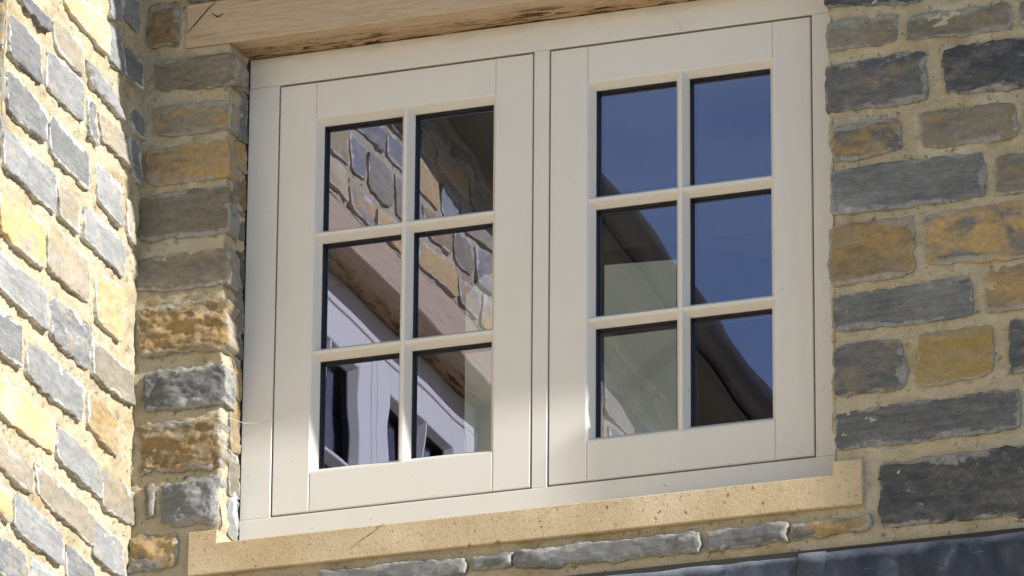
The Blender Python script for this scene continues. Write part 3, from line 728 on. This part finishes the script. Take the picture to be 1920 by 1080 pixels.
# ------------------------------------------------------------------ lead flashing below, right
fl = empty('lead_flashing', (0, -.11, -.30), 'dark blue-grey lead flashing dressed against the foot of the wall, lower right', 'flashing')
def lead_sheet(xa, xb, off, seed):
    prof = [(-.092, -.2515), (-.098, -.2500), (-.104, -.253), (-.109, -.260), (-.114, -.272)]+[(-.1165-.004*i/10, -.272-.03*i) for i in range(1, 11)]
    nx = max(6, int((xb-xa)/.012)); V = []; F = []; m = len(prof)
    for i in range(nx+1):
        x = xa+(xb-xa)*i/nx
        for j, (y, z) in enumerate(prof):
            d = .006*float(fbm(np.array(x/.09), np.array(z/.10), seed, 3))*min(1, j/4)
            V.append((x, y-off+d+.11, z+.30+.002*float(fbm(np.array(x/.12), np.array(.3), seed+3, 2))))
    for i in range(nx):
        for j in range(m-1): a = i*m+j; F.append((a, a+1, a+m+1, a+m))
    me = mesh_py('lead_sheet', V, F, True); link('lead_sheet', me, M_LEAD, fl)
lead_sheet(.30, 1.255, .0, 61); lead_sheet(1.245, 2.6, .0015, 62)
lap = bpy.data.meshes.new('lap')
V = []; F = []
for i in range(24):
    z = -.252-.013*i+.30
    for k in range(7):
        a = math.pi*k/6; V.append((1.25-.030*math.cos(a)+.003*math.sin(i*.9), .11-.108-.0095*min(1, i/2)-.0030*math.sin(a), z))
    if i: F += [((i-1)*7+k, (i-1)*7+k+1, i*7+k+1, i*7+k) for k in range(6)]
link('lap_roll', mesh_py('lap_roll', V, F, True), M_LEAD, fl)
link('shadow_joint', mesh_py('shadow_joint', [(.3, .003, .0545), (2.6, .003, .0545), (2.6, .003, .03), (.3, .003, .03)], [(0, 1, 2, 3)]), M_GAP, fl)

# ------------------------------------------------------------------ eaves and roofs
def eaves(mw, label, x0, x1, ov, zb, gap=None):
    """local: wall face at y=0, outside is -y"""
    e = empty('roof', None, label, 'roof', None, mw)
    box_obj('soffit', M_SOFFIT, e, x0, x1, -ov+.075, .0, zb+.055, zb+.07)
    box_obj('fascia', M_GUTTER, e, x0, x1, -ov+.052, -ov+.0745, zb+.035, zb+.20)
    V = []; F = []
    for i, x in enumerate((x0, x1)):
        for k in range(9):
            a = math.pi*k/8; V.append((x, -ov+.05*math.cos(a), zb+.05-.032*math.sin(a)))
    for k in range(8): F.append((k, k+1, 9+k+1, 9+k))
    link('gutter', mesh_py('gutter', V, F, True), M_GUTTER, e)
    pitch = math.radians(42); rows = 14; L = .24
    V = []; F = []
    for i in range(rows):
        ya = -ov+.0+i*L*math.cos(pitch); za = zb+.115+i*L*math.sin(pitch)
        yb = ya+(L+.05)*math.cos(pitch); zb2 = za+(L+.05)*math.sin(pitch)-.012
        for xa, xb in (((x0, gap[0]), (gap[1], x1)) if gap and 1 <= i <= 8 else ((x0, x1),)):     # gap: opening added to let sun onto the cupboard
            b = len(V); V += [(xa, ya, za), (xb, ya, za), (xb, yb, zb2), (xa, yb, zb2), (xa, ya, za-.012), (xb, ya, za-.012)]
            F += [(b, b+1, b+2, b+3), (b+4, b+5, b+1, b)]
    link('slate_course', mesh_py('slate_course', V, F), M_SLATE, e)
    return e
eaves(Matrix.Translation((0, FACADE_Y, 0)), 'dark slate roof and gutter overhanging the facade, above the frame', -.30, 3.8, .34, 1.70, (.9, 3.79))
eaves(Matrix(((0, -1, 0, LEFT_X), (1, 0, 0, 0), (0, 0, 1, .195), (0, 0, 0, 1))) @ Matrix.Rotation(math.radians(-5.4), 4, 'Y'), 'dark slate roof and gutter over the left wing, mirrored in the glass', -9, -.12, .24, 1.58)

# projecting wing further right along the facade (casts the upright shade edge on the sill)
wg = bmesh.new(); bm_box(wg, 3.8, 7.5, -.58, 3.0, -6, 1.95)
me = bpy.data.meshes.new('wing'); wg.to_mesh(me); wg.free()
tag(link('house_wing', me, M_WALLPLAIN), 'projecting stone wing of the house beyond the right edge of the picture', 'building')

# ------------------------------------------------------------------ the room behind the glass
def plane(name, mat, pts, kind='structure'):
    o = link(name, mesh_py(name, pts, [tuple(range(len(pts)))]), mat); o['kind'] = kind; return o
RX0, RX1, RY0, RY1, RZ0, RZ1 = -1.1, 3.0, .30, 3.2, -.95, 1.42
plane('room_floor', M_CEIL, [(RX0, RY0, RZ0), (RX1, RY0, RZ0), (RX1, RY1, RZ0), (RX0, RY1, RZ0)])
for a, b_, c, d, mm in ((RX0, .9, .06, 2.2, M_CEIL), (.9, RX1, .92, 2.2, M_CEIL), (.9, RX1, .06, .55, M_CEIL), (RX0, RX1, 2.2, RY1, M_BEAM)):  # hole in the ceiling added so that sun reaches the cupboard
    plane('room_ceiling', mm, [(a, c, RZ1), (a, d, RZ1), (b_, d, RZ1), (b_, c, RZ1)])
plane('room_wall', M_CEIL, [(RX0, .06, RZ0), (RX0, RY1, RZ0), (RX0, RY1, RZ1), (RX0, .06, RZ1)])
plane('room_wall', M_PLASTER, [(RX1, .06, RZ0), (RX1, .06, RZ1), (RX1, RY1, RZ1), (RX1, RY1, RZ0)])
for a, b, c, d in ((RX0, -.9, RZ0, RZ1), (2.2, RX1, RZ0, RZ1), (-.9, 2.2, RZ0, -.7), (-.9, 2.2, .9, RZ1)):  # back wall left open, added to let sky light into the room
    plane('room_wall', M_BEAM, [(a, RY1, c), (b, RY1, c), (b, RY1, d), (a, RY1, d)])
for a, b, c, d in ((RX0, -.03, RZ0, RZ1), (1.25, RX1, RZ0, RZ1), (-.03, 1.25, RZ0, -.03), (-.03, 1.25, 1.06, RZ1)):
    plane('room_wall', M_PLASTER, [(a, .30, c), (a, .30, d), (b, .30, d), (b, .30, c)])
plane('window_reveal', M_PLASTER, [(-.03, .076, -.03), (-.03, .30, -.03), (-.03, .30, 1.06), (-.03, .076, 1.06)])
plane('window_reveal', M_PLASTER, [(1.25, .076, -.03), (1.25, .076, 1.06), (1.25, .30, 1.06), (1.25, .30, -.03)])
plane('window_reveal', M_PLASTER, [(-.03, .076, 1.06), (-.03, .30, 1.06), (1.25, .30, 1.06), (1.25, .076, 1.06)])
plane('window_board', M_PAINT, [(-.03, .076, -.03), (1.25, .076, -.03), (1.25, .30, -.03), (-.03, .30, -.03)])
# tall pale cupboard with clipped top corners
bm = bmesh.new()
P = [(.07, -.95), (.61, -.95), (.61, .84), (.585, .885), (.115, .905), (.07, .86)]
A = [bm.verts.new((x, 1.0, z)) for x, z in P]; B = [bm.verts.new((x, 1.05, z)) for x, z in P]
bm.faces.new(A); bm.faces.new(B[::-1])
for i in range(6): bm.faces.new((A[i], B[i], B[(i+1) % 6], A[(i+1) % 6]))
bmesh.ops.recalc_face_normals(bm, faces=bm.faces[:])
me = bpy.data.meshes.new('cupboard'); bm.to_mesh(me); bm.free()
tag(link('cupboard', me, M_PLASTER), 'tall pale cupboard with clipped corners standing in the room behind the glass', 'cupboard')
# dark box behind the second window
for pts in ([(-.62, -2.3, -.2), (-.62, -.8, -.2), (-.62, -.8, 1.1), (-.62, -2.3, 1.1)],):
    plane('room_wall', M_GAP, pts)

# ------------------------------------------------------------------ small scraps
t = tube_obj('cobweb_thread', [(-.082, -.098, .205), (-.055, -.03, .207), (-.03, -.006, .213), (.02, -.003, .222)], .0006, M_THREAD)
tag(t, 'fine pale cobweb thread across the lower left jamb of the window', 'thread')
t = tube_obj('hair', [(.915, -.0075, 1.064), (.912, -.012, 1.05), (.918, -.013, 1.032), (.930, -.009, 1.018), (.935, -.004, 1.006)], .0005, M_THREAD)
tag(t, 'fine curled pale hair hanging on the window head below the lintel', 'hair')
t = tube_obj('straw', [(.228, -.1140, -.136), (.255, -.1142, -.118), (.285, -.1142, -.101), (.305, -.114, -.088)], .0008, M_STRAW)
tag(t, 'thin brown straw lying slantwise on the front of the honey stone sill', 'straw')
rs = random.Random(9); V = []; F = []
nu, nv = 5, 14
for j in range(nv):
    for i in range(nu):
        z = -.055+.115*j/(nv-1); wv = .011*(.35+.65*math.sin(math.pi*(j+.5)/nv))
        V.append((-.0815+wv*(i/(nu-1))+rs.uniform(-.002, .002), -.022-.018*math.sin(math.pi*i/(nu-1))+rs.uniform(-.004, .004), z+rs.uniform(-.004, .004)))
for j in range(nv-1):
    for i in range(nu-1): a = j*nu+i; F.append((a, a+1, a+nu+1, a+nu))
tp = link('plastic_film', mesh_py('plastic_film', V, F, True), M_FILM)
so = tp.modifiers.new('thickness', 'SOLIDIFY'); so.thickness = .0006
tag(tp, 'torn scrap of white film stuck in the joint beside the lower left jamb', 'scrap')
